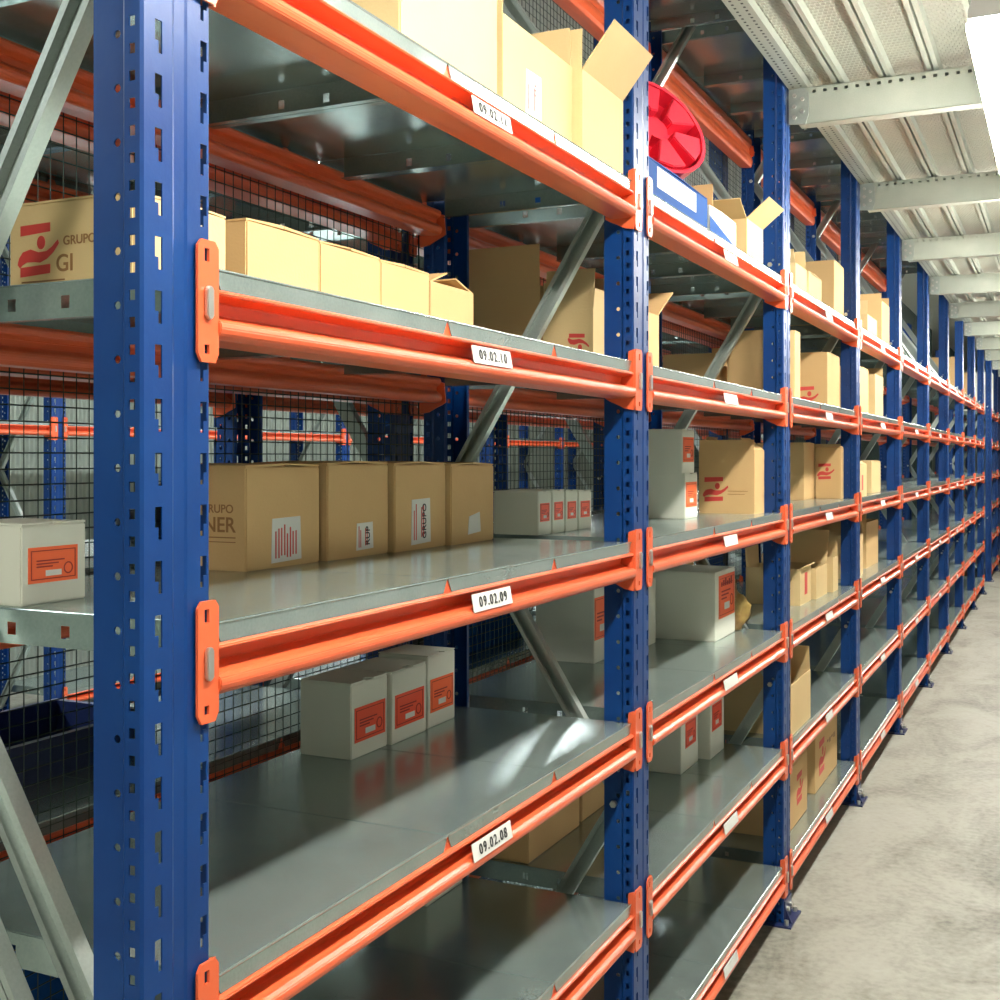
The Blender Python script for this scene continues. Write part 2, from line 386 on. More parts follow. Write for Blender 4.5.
SKIP = {tuple([q.split()[0]] + [int(a) for a in q.split()[1:]]) for q in 'b 1 0;rb 1 0;tb 1;p 1 0 0;p 1 0 1;p 1 0 2;rb 1 1;p 1 1 0;tp 1 0;tp 1 1;tp 1 2;rb 2 0;rb 2 2;rb 2 3;tp 2 0;tp 2 1;rb 3 0;rb 3 1;rb 3 3;rb 4 0;rb 4 1;rb 4 2;rb 4 3;rb 4 5;rb 5 0;rb 5 1;rb 5 2;rb 5 3;rb 5 5;rb 6 0;rb 6 1;rb 6 3;rb 7 0;rb 7 1;rb 8 0;rb 8 1;rb 8 2;rb 8 3;rb 9 0;rb 9 1;rb 9 2;rb 11 0;rb 11 1;rb 11 2;rb 11 3;rb 12 0;rb 12 1;rb 12 3;p 12 4 2;bb 1 0;bo 1 0;bp 1 0 0;bp 1 0 1;bp 1 0 2;bo 1 1;bp 1 1 0;bp 1 1 2;bo 1 2;bo 1 3;bp 1 3 2;bp 1 4 1;bo 2 0;bp 2 0 0;bb 2 1;bo 2 1;bp 2 1 0;bp 2 1 1;bp 2 1 2;bb 2 3;bo 2 3;bp 2 4 0;bp 2 4 2;bp 2 5 2;bo 3 0;bp 3 0 0;bp 3 0 1;bp 3 0 2;bb 3 1;bo 3 1;bp 3 1 1;bp 3 1 2;bb 3 2;bo 3 2;bp 3 2 1;bp 3 2 2;bb 3 3;bo 3 3;bp 3 3 1;bp 3 4 0;bp 3 4 1;bp 3 4 2;bo 3 5;bp 3 5 0;bp 3 5 1;bb 4 0;bo 4 0;bp 4 0 0;bp 4 0 1;bp 4 0 2;bb 4 1;bo 4 1;bp 4 1 0;bp 4 1 1;bp 4 1 2;bo 4 2;bb 4 3;bo 4 3;bp 4 3 2;bp 4 4 0;bp 4 4 1;bp 4 4 2;bb 4 5;bp 4 5 2;bb 5 0;bo 5 0;bp 5 0 0;bp 5 0 1;bp 5 0 2;bb 5 1;bo 5 1;bp 5 1 0;bp 5 1 1;bp 5 1 2;bb 5 2;bo 5 2;bp 5 2 2;bb 5 3;bo 5 3;bp 5 3 0;bp 5 3 1;bp 5 3 2;bp 5 4 0;bp 5 4 1;bp 5 4 2;bb 5 5;bo 5 5;bp 5 5 0;bp 5 5 1;bp 5 5 2;ff 0;fb 0 0;fp 0 0 0;fp 0 0 1;fp 0 0 2;fb 0 2;fp 0 2 0;fp 0 2 1;fp 0 2 2;fp 0 4 0;fp 0 4 1;fb 1 2;fp 1 2 0;fp 1 2 1;fp 1 2 2;fp 2 0 2;fb 2 2;fp 2 2 0;fp 2 2 1;fp 2 2 2;fb 3 0;fp 3 0 0;fp 3 0 1;fp 3 0 2;fb 3 2;fp 3 2 0;fp 3 2 1;fp 3 2 2;fp 3 4 0;fb 4 0;fp 4 0 0;fp 4 0 1;fp 4 0 2;fb 4 2;fp 4 2 0;fp 4 2 1;fp 4 2 2;fp 4 4 1;fb 5 0;fp 5 0 0;fp 5 0 1;fp 5 0 2;fb 5 2;fp 5 2 0;fp 5 2 1;fp 5 2 2;fb 6 0;fp 6 0 0;fp 6 0 1;fp 6 0 2;fb 6 2;fp 6 2 0;fp 6 2 1;fp 6 2 2;fp 6 4 2;fb 7 0;fp 7 0 0;fp 7 0 1;fp 7 0 2;fb 7 2;fp 7 2 0;fp 7 2 1;fp 7 2 2;fb 7 4;fp 7 4 0;fp 7 4 1;fp 7 4 2;rib 6;rib 7;rib 8;rib 9;rib 10;rib 11;rib 12'.split(';')}  # repeats the picture shows nothing of
def keep(key): return key not in SKIP
REG = {}

# ------------------------------------------------------------------ build the main rack
RUN1, RUN2 = range(1, 11), range(11, 14)
FR = {}
def frame_label(n):
    if n == 1: return 'large blue perforated upright frame at the near end of the rack'
    if n == 10: return 'blue upright frame at the far end of the first run, before the gap'
    if n == 11: return 'blue upright frame starting the far run, just beyond the gap'
    return f'blue perforated upright frame of the aisle rack, {ORD[n-1]} from the near end'
protos = {}
for n in list(RUN1) + list(RUN2):
    tall = n <= 7
    if n == 1: f = frame(frame_label(1), 3.04, True, True)
    elif (tall,) not in protos: f = protos[(tall,)] = frame(frame_label(n), 3.04, tall)
    else: f = dup(protos[(tall,)], (0, 0, 0), 0, frame_label(n))
    f.location = (0, py(n), 0); f['group'] = 'upright frames of the aisle rack'
bays = [n for n in range(1, 13) if n != 10]

bproto = make_beam('', False, True); bproto_r = make_beam('', False, False); bproto_t = make_beam('', True, False)
used = {}
def place_beam(proto, loc, rz, label, group):
    if proto.name not in used: used[proto.name] = 1; o = proto; o.location = loc; o.rotation_euler = (0, 0, rz); o['label'] = label; o['group'] = group; return o
    return dup(proto, loc, rz, label, group)
pused = {}
def place_panel(k, loc, rz, label, group):
    o = obj('shelf_panel', PANELS[k], None, loc, (0, 0, rz)); tag(o, label, 'shelf panel', group); return o

texts = {5: '09.02.11', 4: '09.02.10', 3: '09.02.09', 2: '09.02.08', 1: '09.02.07'}
lettered = []
for n in bays:
    for i, z in enumerate(LZ):
        if keep(('b', n, i)):
            b = place_beam(bproto, (0, py(n), z), 0, f'orange front beam of the aisle rack, {LEV[i]} shelf level, {BAYN[n]}', 'front beams of the aisle rack')
            if n == 1 and i in texts: lettered.append((b, texts[i]))
        if keep(('rb', n, i)):
            place_beam(bproto_r, (-.514, py(n) + BL, z), PI, f'orange rear beam of the aisle rack, {LEV[i]} shelf level, {BAYN[n]}', 'rear beams of the aisle rack')
        for k, (a, e) in enumerate(P_STARTS):
            if keep(('p', n, i, k)):
                place_panel(k, (-.0022, py(n) + a, z + TOP), 0, f'{PAN_N[k]} galvanized panel on the {LEV[i]} level, {BAYN[n]} of the aisle rack', 'shelf panels of the aisle rack')
    if n <= 6:
        if keep(('tb', n)):
            place_beam(bproto_t, (-.514, py(n) + BL, 2.955), PI, f'deep orange overhead beam above the back of the {BAYN[n]}', 'overhead rear beams')
        for k, (a, e) in enumerate(P_STARTS):
            if keep(('tp', n, k)):
                place_panel(k, (-.0022, py(n) + a, 3.035), 0, f'{PAN_N[k]} galvanized roof panel above the highest shelf, {BAYN[n]}', 'overhead panels of the aisle rack')
for b, tx in lettered:
    lh = [c for c in b.children if c.name.startswith('label_holder')][0]
    ob = obj('lettering', text_mesh(tx, .0225, M['ink'], 'CENTER', 1.3), lh)
    nrm = V(.984, 0, .179); up = V(-.179, 0, .984)
    ob.matrix_local = Matrix(((0, up.x, nrm.x, .0104), (1, 0, 0, .685), (0, up.z, nrm.z, -.0068), (0, 0, 0, 1)))
wm = wire_mesh(BAY - .004, 3.0)
for n in bays:
    if keep(('w', n)):
        tag(obj('mesh_panel', wm, None, (-.557, py(n) - .05, 0)), f'dark green wire mesh panel behind the {BAYN[n]} of the aisle rack', 'wire mesh', 'wire mesh panels')

# ------------------------------------------------------------------ the rack standing back to back behind the mesh
BX = -1.114
for n in range(1, 7):
    if keep(('bf', n)):
        dup(protos[(True,)], (BX, py(n) - PW, 0), PI, f'blue upright frame of the rack behind the mesh, {ORD[n-1]} from the near end', 'upright frames behind the mesh')
for n in range(1, 6):
    for i, z in enumerate(LZ):
        if keep(('bb', n, i)):
            dup(bproto_r, (BX + .514, py(n), z), 0, f'orange beam behind the mesh facing the aisle rack, {LEV[i]} level, {BAYN[n]}', 'near beams behind the mesh')
        if keep(('bo', n, i)):
            dup(bproto_r, (BX, py(n) + BL, z), PI, f'orange beam on the far side behind the mesh, {LEV[i]} level, {BAYN[n]}', 'far beams behind the mesh')
        for k, (a, e) in enumerate(P_STARTS):
            if keep(('bp', n, i, k)) or n <= 2:
                place_panel(k, (BX + .514 - .0022, py(n) + a, z + TOP), 0, f'{PAN_N[k]} galvanized panel behind the mesh, {LEV[i]} level, {BAYN[n]}', 'shelf panels behind the mesh')

# ------------------------------------------------------------------ the far rack across the back aisle
FX = -4.35
def fy(n): return 3.60 + BAY * n
for n in range(0, 9):
    if keep(('ff', n)):
        dup(protos[(True,)], (FX, fy(n), 0), 0, f'blue upright frame of the distant rack across the back aisle, {ORD[n]} from the left', 'upright frames of the distant rack')
for n in range(0, 8):
    for i, z in enumerate(LZ):
        if i not in (0, 2, 4): continue
        if keep(('fb', n, i)):
            dup(bproto_r, (FX, fy(n), z), 0, f'orange beam of the distant rack, {LEV[i]} level, {ORD[n]} bay from its left', 'beams of the distant rack')
        for k, (a, e) in enumerate(P_STARTS):
            if keep(('fp', n, i, k)):
                place_panel(k, (FX - .0022, fy(n) + a, z + TOP), 0, f'{PAN_N[k]} panel of the distant rack, {LEV[i]} level, {ORD[n]} bay from its left', 'shelf panels of the distant rack')

# ------------------------------------------------------------------ walkway deck over the aisle
AX0, AX1 = .012, 1.95
DZ = 2.752
def deck():
    m = MB(); m.box(AX0, AX1, -2.5, 24, DZ + .032, DZ + .046)
    struct('ceiling', m.mesh('ceiling', M['emboss']))
    m = MB()
    k = 0
    x = .165
    while x < AX1:
        if not keep(('rib', k)): k += 1; x += .146; continue
        mm = MB(); w = .022
        # a folded rib with perforated flanks
        mm.prism([(x - w, DZ + .031), (x - w + .004, DZ + .006), (x - .004, DZ + .006), (x - .004, DZ + .024), (x + .004, DZ + .024), (x + .004, DZ + .006), (x + w - .004, DZ + .006), (x + w, DZ + .031)], -2.5, 24, 'y')
        me = mm.mesh('deck_rib', M['zinc_deck'])
        tag(obj('deck_rib', me), f'galvanized folded rib under the walkway deck, {ORD[k]} from the rack', 'deck rib', 'ribs under the walkway deck')
        k += 1; x += .146
deck()
def edge_channel():
    t = thing('edge_channel', 'galvanized perforated edge channel running along the tops of the blue uprights', 'steel channel', (0, 0, DZ))
    m = MB(); m.box(.006, .009, -1, 17.6, .0, .075)
    y = -1.0; n = int(18.6 / .028)
    m.sheet((.011, -1.0), (.065, -1.0), 0, 1, .002)
    k = len(m.v)
    # perforated bottom flange: two rows of square holes
    ys = []
    for i in range(n):
        a = -1.0 + i * .028
        for (x0, x1, hole) in ((.009, .020, False), (.020, .027, True), (.027, .046, False), (.046, .053, True), (.053, .066, False)):
            if hole: m.quad((x0, a, 0), (x1, a, 0), (x1, a + .018, 0), (x0, a + .018, 0))
            else: m.quad((x0, a, 0), (x1, a, 0), (x1, a + .028, 0), (x0, a + .028, 0))
    m.box(.066, .068, -1, 17.6, 0, .028)
    obj('channel', m.mesh('edge_channel', M['zinc_deck']), t)
    m = MB(); m.box(.0095, .0655, -1, 17.6, .004, .006)
    obj('hole_shade', m.mesh('hole_shade', M['ink']), t)  # black sheet painted as the shade inside the flange holes
edge_channel()
def cross_beam_mesh():
    L = 1.90; H = .120; m = MB()
    hs = [(.011, .022, .098, .109)]
    n = int(L / .034)
    for i in range(n):
        m.sheet((i * .034, 0), ((i + 1) * .034, 0), 0, 1, H, hs)
    for z, zz in ((0, .004), (H - .004, H)): m.box(0, n * .034, .0, .055, z, zz)
    m.box(0, n * .034, .053, .055, .004, H - .004)  # rear plate added so the holes look dark inside
    return m.mesh('cross_beam', M['zinc_deck'], solid=.002)
CB = cross_beam_mesh()
def cross_beam(label):
    t = tag(obj('cross_beam', CB), label, 'cross beam')
    m = MB(); m.prism([(-.030, .002), (.024, -.004), (.034, .03), (.034, .10), (.020, .118), (-.030, .116)], -.010, -.005, 'y')
    b = obj('end_bracket', m.mesh('end_bracket', M['zinc_dull']), t)
    for x, z in ((-.012, .022), (-.012, .058), (-.012, .094), (.014, .040), (.014, .080)):
        m = MB(); m.tube((x, -.016, z), (x, -.010, z), .007, 6); obj('bolt', m.mesh('bracket_bolt', M['bolt']), b)
    return t
cb = None
for n in range(2, 14):
    lab = f'galvanized perforated beam crossing over the aisle at the {ORD[n-1]} upright frame'
    loc = (.040, py(n) - .06, 2.630)
    if cb is None: cb = cross_beam(lab); cb.location = loc; cb['group'] = 'cross beams over the aisle'
    else: dup(cb, loc, 0, lab)

# ------------------------------------------------------------------ lamps
def lamp(label, loc, L=1.5, m=None, w=.13):
    t = thing('ceiling_lamp', label, 'ceiling lamp', loc)
    q = w * .36
    a = MB(); a.prism([(-q, .012), (-q, -.012), (-q + .02, -.035), (q - .02, -.035), (q, -.012), (q, .012)], 0, L, 'y')
    obj('diffuser', a.mesh('diffuser', m or M['lamp'], bevel=.005), t)
    a = MB(); a.prism([(-w*.33, .012), (w*.33, .012), (w*.33, .03), (w/6, .085), (-w/6, .085), (-w*.33, .03)], -.01, L + .01, 'y')
    h = obj('housing', a.mesh('housing', M['lamp_body']), t)
    for y in (.18, 1.30):
        a = MB(); a.tube((0, y, .085), (0, y, (DZ + .03 if loc[0] > 0 else 3.2) - loc[2]), .004, 6); obj('hanger_rod', a.mesh('hanger_rod', M['bolt']), t)
    return t
for k, y in enumerate((-1.94, .46, 2.86, 5.26, 7.66, 10.06, 12.46, 14.86)):
    lamp(['long white lamp over the aisle, behind the viewer', 'long white lamp over the aisle beside the first bay', 'bright white lamp over the aisle at the upper right'][k] if k < 3
         else f'white lamp over the aisle, {ORD[k-2]} beyond the bright nearest one', (.68, y, 2.50))
for k, y in enumerate((-.5, 2.2, 4.9, 7.6, 10.3)):  # lamps added over the rear aisle as backlight
    lamp(f'added white lamp over the back aisle behind the mesh, {ORD[k]} from the near end', (-2.6, y, 3.02), 1.6, M['lamp_back'], .42)

# ------------------------------------------------------------------ room
m = MB(); m.box(-5.4, 2.9, -2.6, 24, -.1, 0); struct('floor', m.mesh('floor', M['floor']))
m = MB(); m.box(-5.5, -5.4, -2.6, 24, 0, 3.3); struct('wall_left', m.mesh('wall_left', M['wall']))
m = MB(); m.box(2.9, 3.0, -2.6, 24, 0, 3.3); struct('wall_right', m.mesh('wall_right', M['wall_dark']))
m = MB(); m.box(-5.5, 3.0, 24, 24.1, 0, 3.3); struct('wall_back', m.mesh('wall_back', M['wall']))
m = MB(); m.box(-5.5, 3.0, -2.7, -2.6, 0, 3.3); struct('wall_front', m.mesh('wall_front', M['wall']))
m = MB(); m.box(-5.5, 3.0, -2.7, 24.1, 3.2, 3.3); struct('ceiling', m.mesh('ceiling_upper', M['ceil']))

# ------------------------------------------------------------------ boxes
def face_matrix(w, d, face):
    """local frame of a box face: u right, v up from the face's bottom left corner, normal outward"""
    if face == 'F': return Matrix(((0, 0, 1, d / 2), (1, 0, 0, -w / 2), (0, 1, 0, 0), (0, 0, 0, 1)))
    if face == 'S': return Matrix(((1, 0, 0, -d / 2), (0, 0, -1, -w / 2), (0, 1, 0, 0), (0, 0, 0, 1)))
def decal(name, polys, m, parent, fm, t=.0007, lift=0):
    b = MB()
    for p in polys: b.prism(p, lift, lift + t, 'z')
    o = obj(name, b.mesh(name, m), parent); o.matrix_local = fm; return o
def rect(u0, u1, v0, v1): return [(u0, v0), (u1, v0), (u1, v1), (u0, v1)]
def disc(u, v, r, n=16, ry=None): return [(u + r * math.cos(2 * PI * i / n), v + (ry or r) * math.sin(2 * PI * i / n)) for i in range(n)]
def ring(u, v, r0, r1, n=18):
    a, b = disc(u, v, r0, n), disc(u, v, r1, n)
    return [[a[i], a[(i + 1) % n], b[(i + 1) % n], b[i]] for i in range(n)]
def put_label(body, w, d, h, face, u0, u1, v0, v1, m=None, big=False):
    fm = face_matrix(w, d, face); W, H = u1 - u0, v1 - v0
    l = decal('label', [rect(u0, u1, v0, v1)], m or M['label'], body, fm)
    I = Matrix()
    b = .05 * W
    pr = [rect(u0 + b, u1 - b, v1 - b - .0012, v1 - b), rect(u0 + b, u1 - b, v0 + b, v0 + b + .0012), rect(u0 + b, u0 + b + .0012, v0 + b, v1 - b), rect(u1 - b - .0012, u1 - b, v0 + b, v1 - b)]
    for k in range(3): pr.append(rect(u0 + W * .16, u0 + W * (.72 - .12 * k), v0 + H * (.60 - .085 * k), v0 + H * (.635 - .085 * k)))
    pr += ring(u0 + W * .80, v0 + H * .36, W * .075, W * .095)
    if big:
        pr += [rect(u0 + W * (.14 + .12 * k), u0 + W * (.22 + .12 * k), v0 + H * .74, v0 + H * (.84 + .04 * (k % 3))) for k in range(6)] + [rect(u0 + W * .14, u0 + W * .86, v0 + H * .78, v0 + H * .80)]
    decal('print', pr, M['ink_dark_red'], l, I, .0004, .0007)
    decal('writing_window', [rect(u0 + W * .34, u0 + W * .66, v0 + H * .18, v0 + H * .34)], M['paper'], l, I, .0004, .0007)
    return l
def put_sticker(body, w, d, h, face, u0, u1, v0, v1, txt=None, cols=3, m=None):
    fm = face_matrix(w, d, face); W, H = u1 - u0, v1 - v0
    l = decal('sticker', [[(u0, v0), (u1, v0 + H * .03), (u1 - W * .04, v1), (u0 + W * .03, v1 - H * .02)]], M['paper'], body, fm)
    pr = []
    for c in range(cols):
        a = u0 + W * (.12 + .76 * c / max(1, cols)); 
        for k in range(2): pr.append(rect(a + W * .10 * k, a + W * .10 * k + W * .04, v0 + H * (.10 + .05 * (c % 2)), v0 + H * random.uniform(.6, .9)))
    decal('print', pr, m or M['ink_red'], l, Matrix(), .0004, .0007)
    if txt:
        tm = text_mesh(txt, min(W * .36, H * 1.15 / len(txt)), M['ink']); o = obj('lettering', tm, l)
        o.matrix_local = Matrix.Translation((u0 + W * .66, v0 + H * .5, .0012)) @ Matrix.Rotation(PI / 2, 4, 'Z')
    return l
def put_logo(body, w, d, h, face, cu, cv, s, m, flip=1):
    def P(x, y): return (cu + (x - 365) / 310 * s, cv + flip * (487 - y) / 310 * s)
    pl = [[P(232, 345), P(455, 340), P(455, 390), P(232, 402)], [P(232, 578), P(455, 570), P(455, 620), P(232, 632)],
          [(cu + (388 - 365) / 310 * s + 30 / 310 * s * math.cos(a), cv + flip * (487 - 447) / 310 * s + 38 / 310 * s * math.sin(a)) for a in [2 * PI * i / 16 for i in range(16)]]]
    up = [(210, 560), (222, 525), (250, 492), (310, 480), (370, 500), (430, 497), (470, 475), (512, 440)]
    lo = [(228, 580), (245, 565), (280, 550), (330, 552), (380, 558), (430, 540), (480, 505), (520, 460)]
    for i in range(7): pl.append([P(*up[i]), P(*up[i + 1]), P(*lo[i + 1]), P(*lo[i])])
    return decal('logo', pl, m, body, face_matrix(w, d, face))
def put_text(body, w, d, face, txt, size, cu, cv, m, align='CENTER', name='lettering'):
    o = obj(name, text_mesh(txt, size, m, align), body); o.matrix_local = face_matrix(w, d, face) @ Matrix.Translation((cu, cv, .0004)); return o

def carton(label, X, Y, z, w, d, h, m='card', flaps=None, rz=0, cat='cardboard box', group=None, name='cardboard_box', tape=True):
    """X = front face, Y = near face. flaps: dict side -> opening angle (0 shut, 90 upright, 180 folded out flat)"""
    t = thing(name, label, cat, (X - d / 2, Y + w / 2, z), rz, group)
    b = MB(); th = .004
    if flaps is None:
        b.box(-d/2, d/2, -w/2, w/2, 0, h - .003); body = obj('body', b.mesh('body', M[m], bevel=.0022), t)
        for s in (-1, 1):
            f = MB(); g = .0015
            f.prism([(0, 0), (s * (-w/2 + g), random.uniform(.0005, .004)), (s * (-w/2 + g), random.uniform(.0045, .007)), (0, .0028)], -d/2 + .001, d/2 - .001, 'x') if w >= d * .6 else \
                f.prism([(0, 0), (s * (-d/2 + g), random.uniform(.0005, .004)), (s * (-d/2 + g), random.uniform(.0045, .007)), (0, .0028)], -w/2 + .001, w/2 - .001, 'y')
            obj('flap', f.mesh('flap', M[m]), t, (0, s * w/2 * .997, h - .003) if w >= d * .6 else (s * d/2 * .997, 0, h - .003))
    else:
        b.box(-d/2, d/2, -w/2, w/2, 0, th)
        for q in ((-d/2, -d/2 + th, -w/2, w/2), (d/2 - th, d/2, -w/2, w/2), (-d/2 + th, d/2 - th, -w/2, -w/2 + th), (-d/2 + th, d/2 - th, w/2 - th, w/2)): b.box(*q, th, h)
        body = obj('body', b.mesh('body', M[m]), t)
        for side, spec in flaps.items():
            ang, ln = spec if isinstance(spec, tuple) else (spec, min(w, d) * .5)
            f = MB(); 
            W = (w if side in 'FB' else d) - .004
            f.box(-W/2, W/2, 0, ln, -.0015, .0015)
            o = obj('flap', f.mesh('flap', M[m]), t)
            a = math.radians(ang)
            # hinge frame: x along the edge, y inward; opening turns y up and outward
            ins = {'F': V(-1, 0, 0), 'B': V(1, 0, 0), 'N': V(0, 1, 0), 'R': V(0, -1, 0)}[side]
            org = {'F': V(d/2 - th/2, 0, h), 'B': V(-d/2 + th/2, 0, h), 'N': V(0, -w/2 + th/2, h), 'R': V(0, w/2 - th/2, h)}[side]
            yv = ins * math.cos(a) + V(0, 0, math.sin(a)); xv = ins.cross(V(0, 0, 1)); zv = xv.cross(yv)
            o.matrix_local = Matrix(((xv.x, yv.x, zv.x, org.x), (xv.y, yv.y, zv.y, org.y), (xv.z, yv.z, zv.z, org.z), (0, 0, 0, 1)))
    return t, body
def archive(label, X, Y, z, w, d, h, lab=(.12, .88, .28, .74), rz=0, big=False, group=None, m=None):
    t = thing('archive_box', label, 'archive box', (X - d / 2, Y + w / 2, z), rz, group)
    b = MB(); b.box(-d/2, d/2, -w/2, w/2, 0, h - .003); body = obj('body', b.mesh('body', M['white'], bevel=.0018), t)
    f = MB(); k = .016 * min(1, w / .14)
    # lid with a thumb notch at the front edge
    f.prism([(-d/2, -w/2 + .001), (d/2, -w/2 + .001), (d/2, -k), (d/2 - k * .8, -k * .6), (d/2 - k * .8, k * .6), (d/2, k), (d/2, w/2 - .001), (-d/2, w/2 - .001)], h - .0025, h, 'z')
    obj('lid', f.mesh('lid', M['white']), t)
    if lab: put_label(body, w, d, h, 'F', w * lab[0], w * lab[1], h * lab[2], h * lab[3], m, big)
    return t, body
zE, zD, zC, zB, zA, zF = [z + TOP for z in LZ]

# --- highest level
g = 'boxes on the highest shelf level'
carton('big lamp-lit cardboard box on the highest shelf, left of the stickered one', -.03, 1.486, zF, .325, .28, .34, 'card_lit', group=g)
t, b = carton('open lamp-lit cardboard box with a small white sticker, second on the highest shelf', -.03, 1.832, zF, .315, .26, .165, 'card_lit', {'B': (80, .08), 'R': (86, .075), 'N': (84, .05)}, group=g)
put_sticker(b, .315, .26, .165, 'F', .095, .165, .02, .10, None, 2); put_text(b, .315, .26, 'F', '15', .03, .128, .068, M['ink_red'])
t, b = carton('open lamp-lit cardboard box with a flap folded out, beside the second upright', -.010, 2.150, zF, .235, .24, .160, 'card_lit', {'F': (128, .11), 'B': (85, .09), 'N': (88, .08)}, group=g)

t = thing('plastic_reel', 'red plastic ribbed reel leaning on top of the blue flat carton', 'plastic reel', (-.115, 2.955, zF + .095))
def reel():
    R = .150; n = 28; D = .095
    m = MB()
    ci = disc(0, 0, R, n); cb_ = disc(0, 0, R * .93, n)
    for i in range(n):
        j = (i + 1) % n
        m.quad((*ci[i], 0), (*ci[j], 0), (*cb_[j], -D), (*cb_[i], -D))
        a, b = (ci[i][0] * .93, ci[i][1] * .93), (ci[j][0] * .93, ci[j][1] * .93)
        m.quad((*ci[i], 0), (*a, 0), (*b, 0), (*ci[j], 0)); m.quad((*a, 0), (*a, -.045), (*b, -.045), (*b, 0))
    m.quad(*[(p[0] * .93, p[1] * .93, -.045) for p in ci]); m.quad(*[(*p, -D) for p in reversed(cb_)])
    rim = m.mesh('reel_body', M['red'])
    w = MB()
    for k in range(6):
        a0 = k * PI / 3 + .16; a1 = (k + 1) * PI / 3 - .16; am = (a0 + a1) / 2
        for r0, r1, z in ((.048, .132, .004),):
            pts = [(r0 * math.cos(a0 + .1), r0 * math.sin(a0 + .1)), (r1 * math.cos(a0), r1 * math.sin(a0)), (r1 * 1.01 * math.cos(am), r1 * 1.01 * math.sin(am)), (r1 * math.cos(a1), r1 * math.sin(a1)), (r0 * math.cos(a1 - .1), r0 * math.sin(a1 - .1))]
            w.prism(pts, -.045, z, 'z')
    rib = w.mesh('ribs', M['red'], bevel=.003)
    h = MB(); h.prism(disc(0, 0, .036, 12), -.045, -.010, 'z')
    hub = h.mesh('hub', M['red'])
    nz = V(.72, -.46, .40).normalized(); xa = V(0, 0, 1).cross(nz).normalized(); ya = nz.cross(xa)
    for nm, me in (('reel_body', rim), ('rib', rib), ('hub', hub)):
        o = obj(nm, me, t); o.matrix_local = Matrix(((xa.x, ya.x, nz.x, 0), (xa.y, ya.y, nz.y, 0), (xa.z, ya.z, nz.z, .172), (0, 0, 0, 1)))
reel()
t, b = carton('flat blue carton with a long white label under the red reel', -.020, 2.548, zF + .001, .53, .30, .092, 'blue_box', group=g)
decal('label', [rect(.10, .42, .034, .082)], M['paper'], b, face_matrix(.53, .30, 'F'))
t, b = carton('flat white carton with a blue corner beside the blue flat carton', -.016, 3.085, zF, .28, .17, .078, 'paper', group=g)
decal('blue_corner', [[(0, 0), (.24, 0), (.24, .012), (0, .05)]], M['blue_box'], b, face_matrix(.28, .17, 'F'))
carton('small open box with an upright flap behind the white flat carton, highest level', -.085, 3.375, zF, .075, .085, .115, 'card', {'N': (92, .085), 'B': (80, .06)}, group=g)
carton('open lamp-lit box with two flaps folded out, highest level beside the third upright', -.03, 3.549, zF, .209, .19, .128, 'card_lit', {'F': (140, .09), 'N': (150, .09), 'B': (100, .07)}, group=g)
carton('open white-lit box with a raised flap, highest level, just past the third upright', -.03, 4.26, zF, .20, .22, .10, 'card_lit', {'R': (75, .07), 'B': (95, .06), 'N': (120, .05)}, group=g)
carton('plain lamp-lit box next to the printed box, highest level of the third bay', -.03, 4.50, zF, .26, .26, .105, 'card_lit', group=g)
t, b = carton('brown box with a small red print, highest level before the fourth upright', -.05, 5.15, zF, .25, .30, .245, 'card', group=g)
put_logo(b, .25, .30, .245, 'S', .17, .09, .10, M['ink_red'])
carton('narrow brown box just past the fourth upright, highest level', -.05, 5.62, zF, .12, .30, .22, 'card', group=g)
carton('low lamp-lit box between two taller ones, highest level of the fourth bay', -.04, 6.023, zF, .324, .28, .11, 'card_lit', {'N': (80, .07)}, group=g)
carton('tall brown box before the fifth upright, highest level', -.04, 6.52, zF, .30, .30, .235, 'card', {'N': (88, .04), 'R': (85, .05)}, group=g)
carton('brown box just before the ninth upright, highest level', -.06, 11.70, zF, .40, .36, .34, 'card', group=g)
carton('tan box just before the tenth upright, highest level', -.06, 13.30, zF, .40, .36, .30, 'card', group=g)
carton('white box past the tenth upright in the far run, highest level', -.02, 16.3, zF, .50, .40, .50, 'white', group=g, cat='white box', name='white_box')
def strips():
    for k, (x0, y0, z0, x1, y1, z1) in enumerate(((-.06, 8.20, zF + .034, -.38, 7.25, 2.72), (-.13, 8.28, zF + .034, -.42, 7.35, 2.62), (-.20, 8.05, zF + .034, -.45, 7.15, 2.66),
                                                 (-.06, 9.75, zF + .034, -.36, 8.85, 2.62), (-.15, 9.80, zF + .034, -.42, 8.95, 2.55))):
        a, b_ = V(x0, y0, z0), V(x1, y1, z1); d = (b_ - a).normalized(); s = d.cross(V(1, 0, .3)).normalized(); nn = d.cross(s)
        m = MB(); i0 = len(m.v)
        for e in (a, b_):
            for ss, q in ((-.02, -.006), (.02, -.006), (.02, .006), (-.02, .006)): m.v.append(tuple(e - a + s * ss + nn * q))
        m.f += [(0, 1, 2, 3), (7, 6, 5, 4), (0, 4, 5, 1), (1, 5, 6, 2), (2, 6, 7, 3), (3, 7, 4, 0)]
        tag(obj('metal_strip', m.mesh('metal_strip', M['zinc_dull']), None, a),
            f'pale metal strip leaning on the highest shelf of the {"fifth" if k < 3 else "sixth"} bay, {["frontmost", "middle", "rearmost"][k] if k < 3 else ["front one", "rear one"][k-3]}', 'metal strip', 'leaning metal strips')
strips()

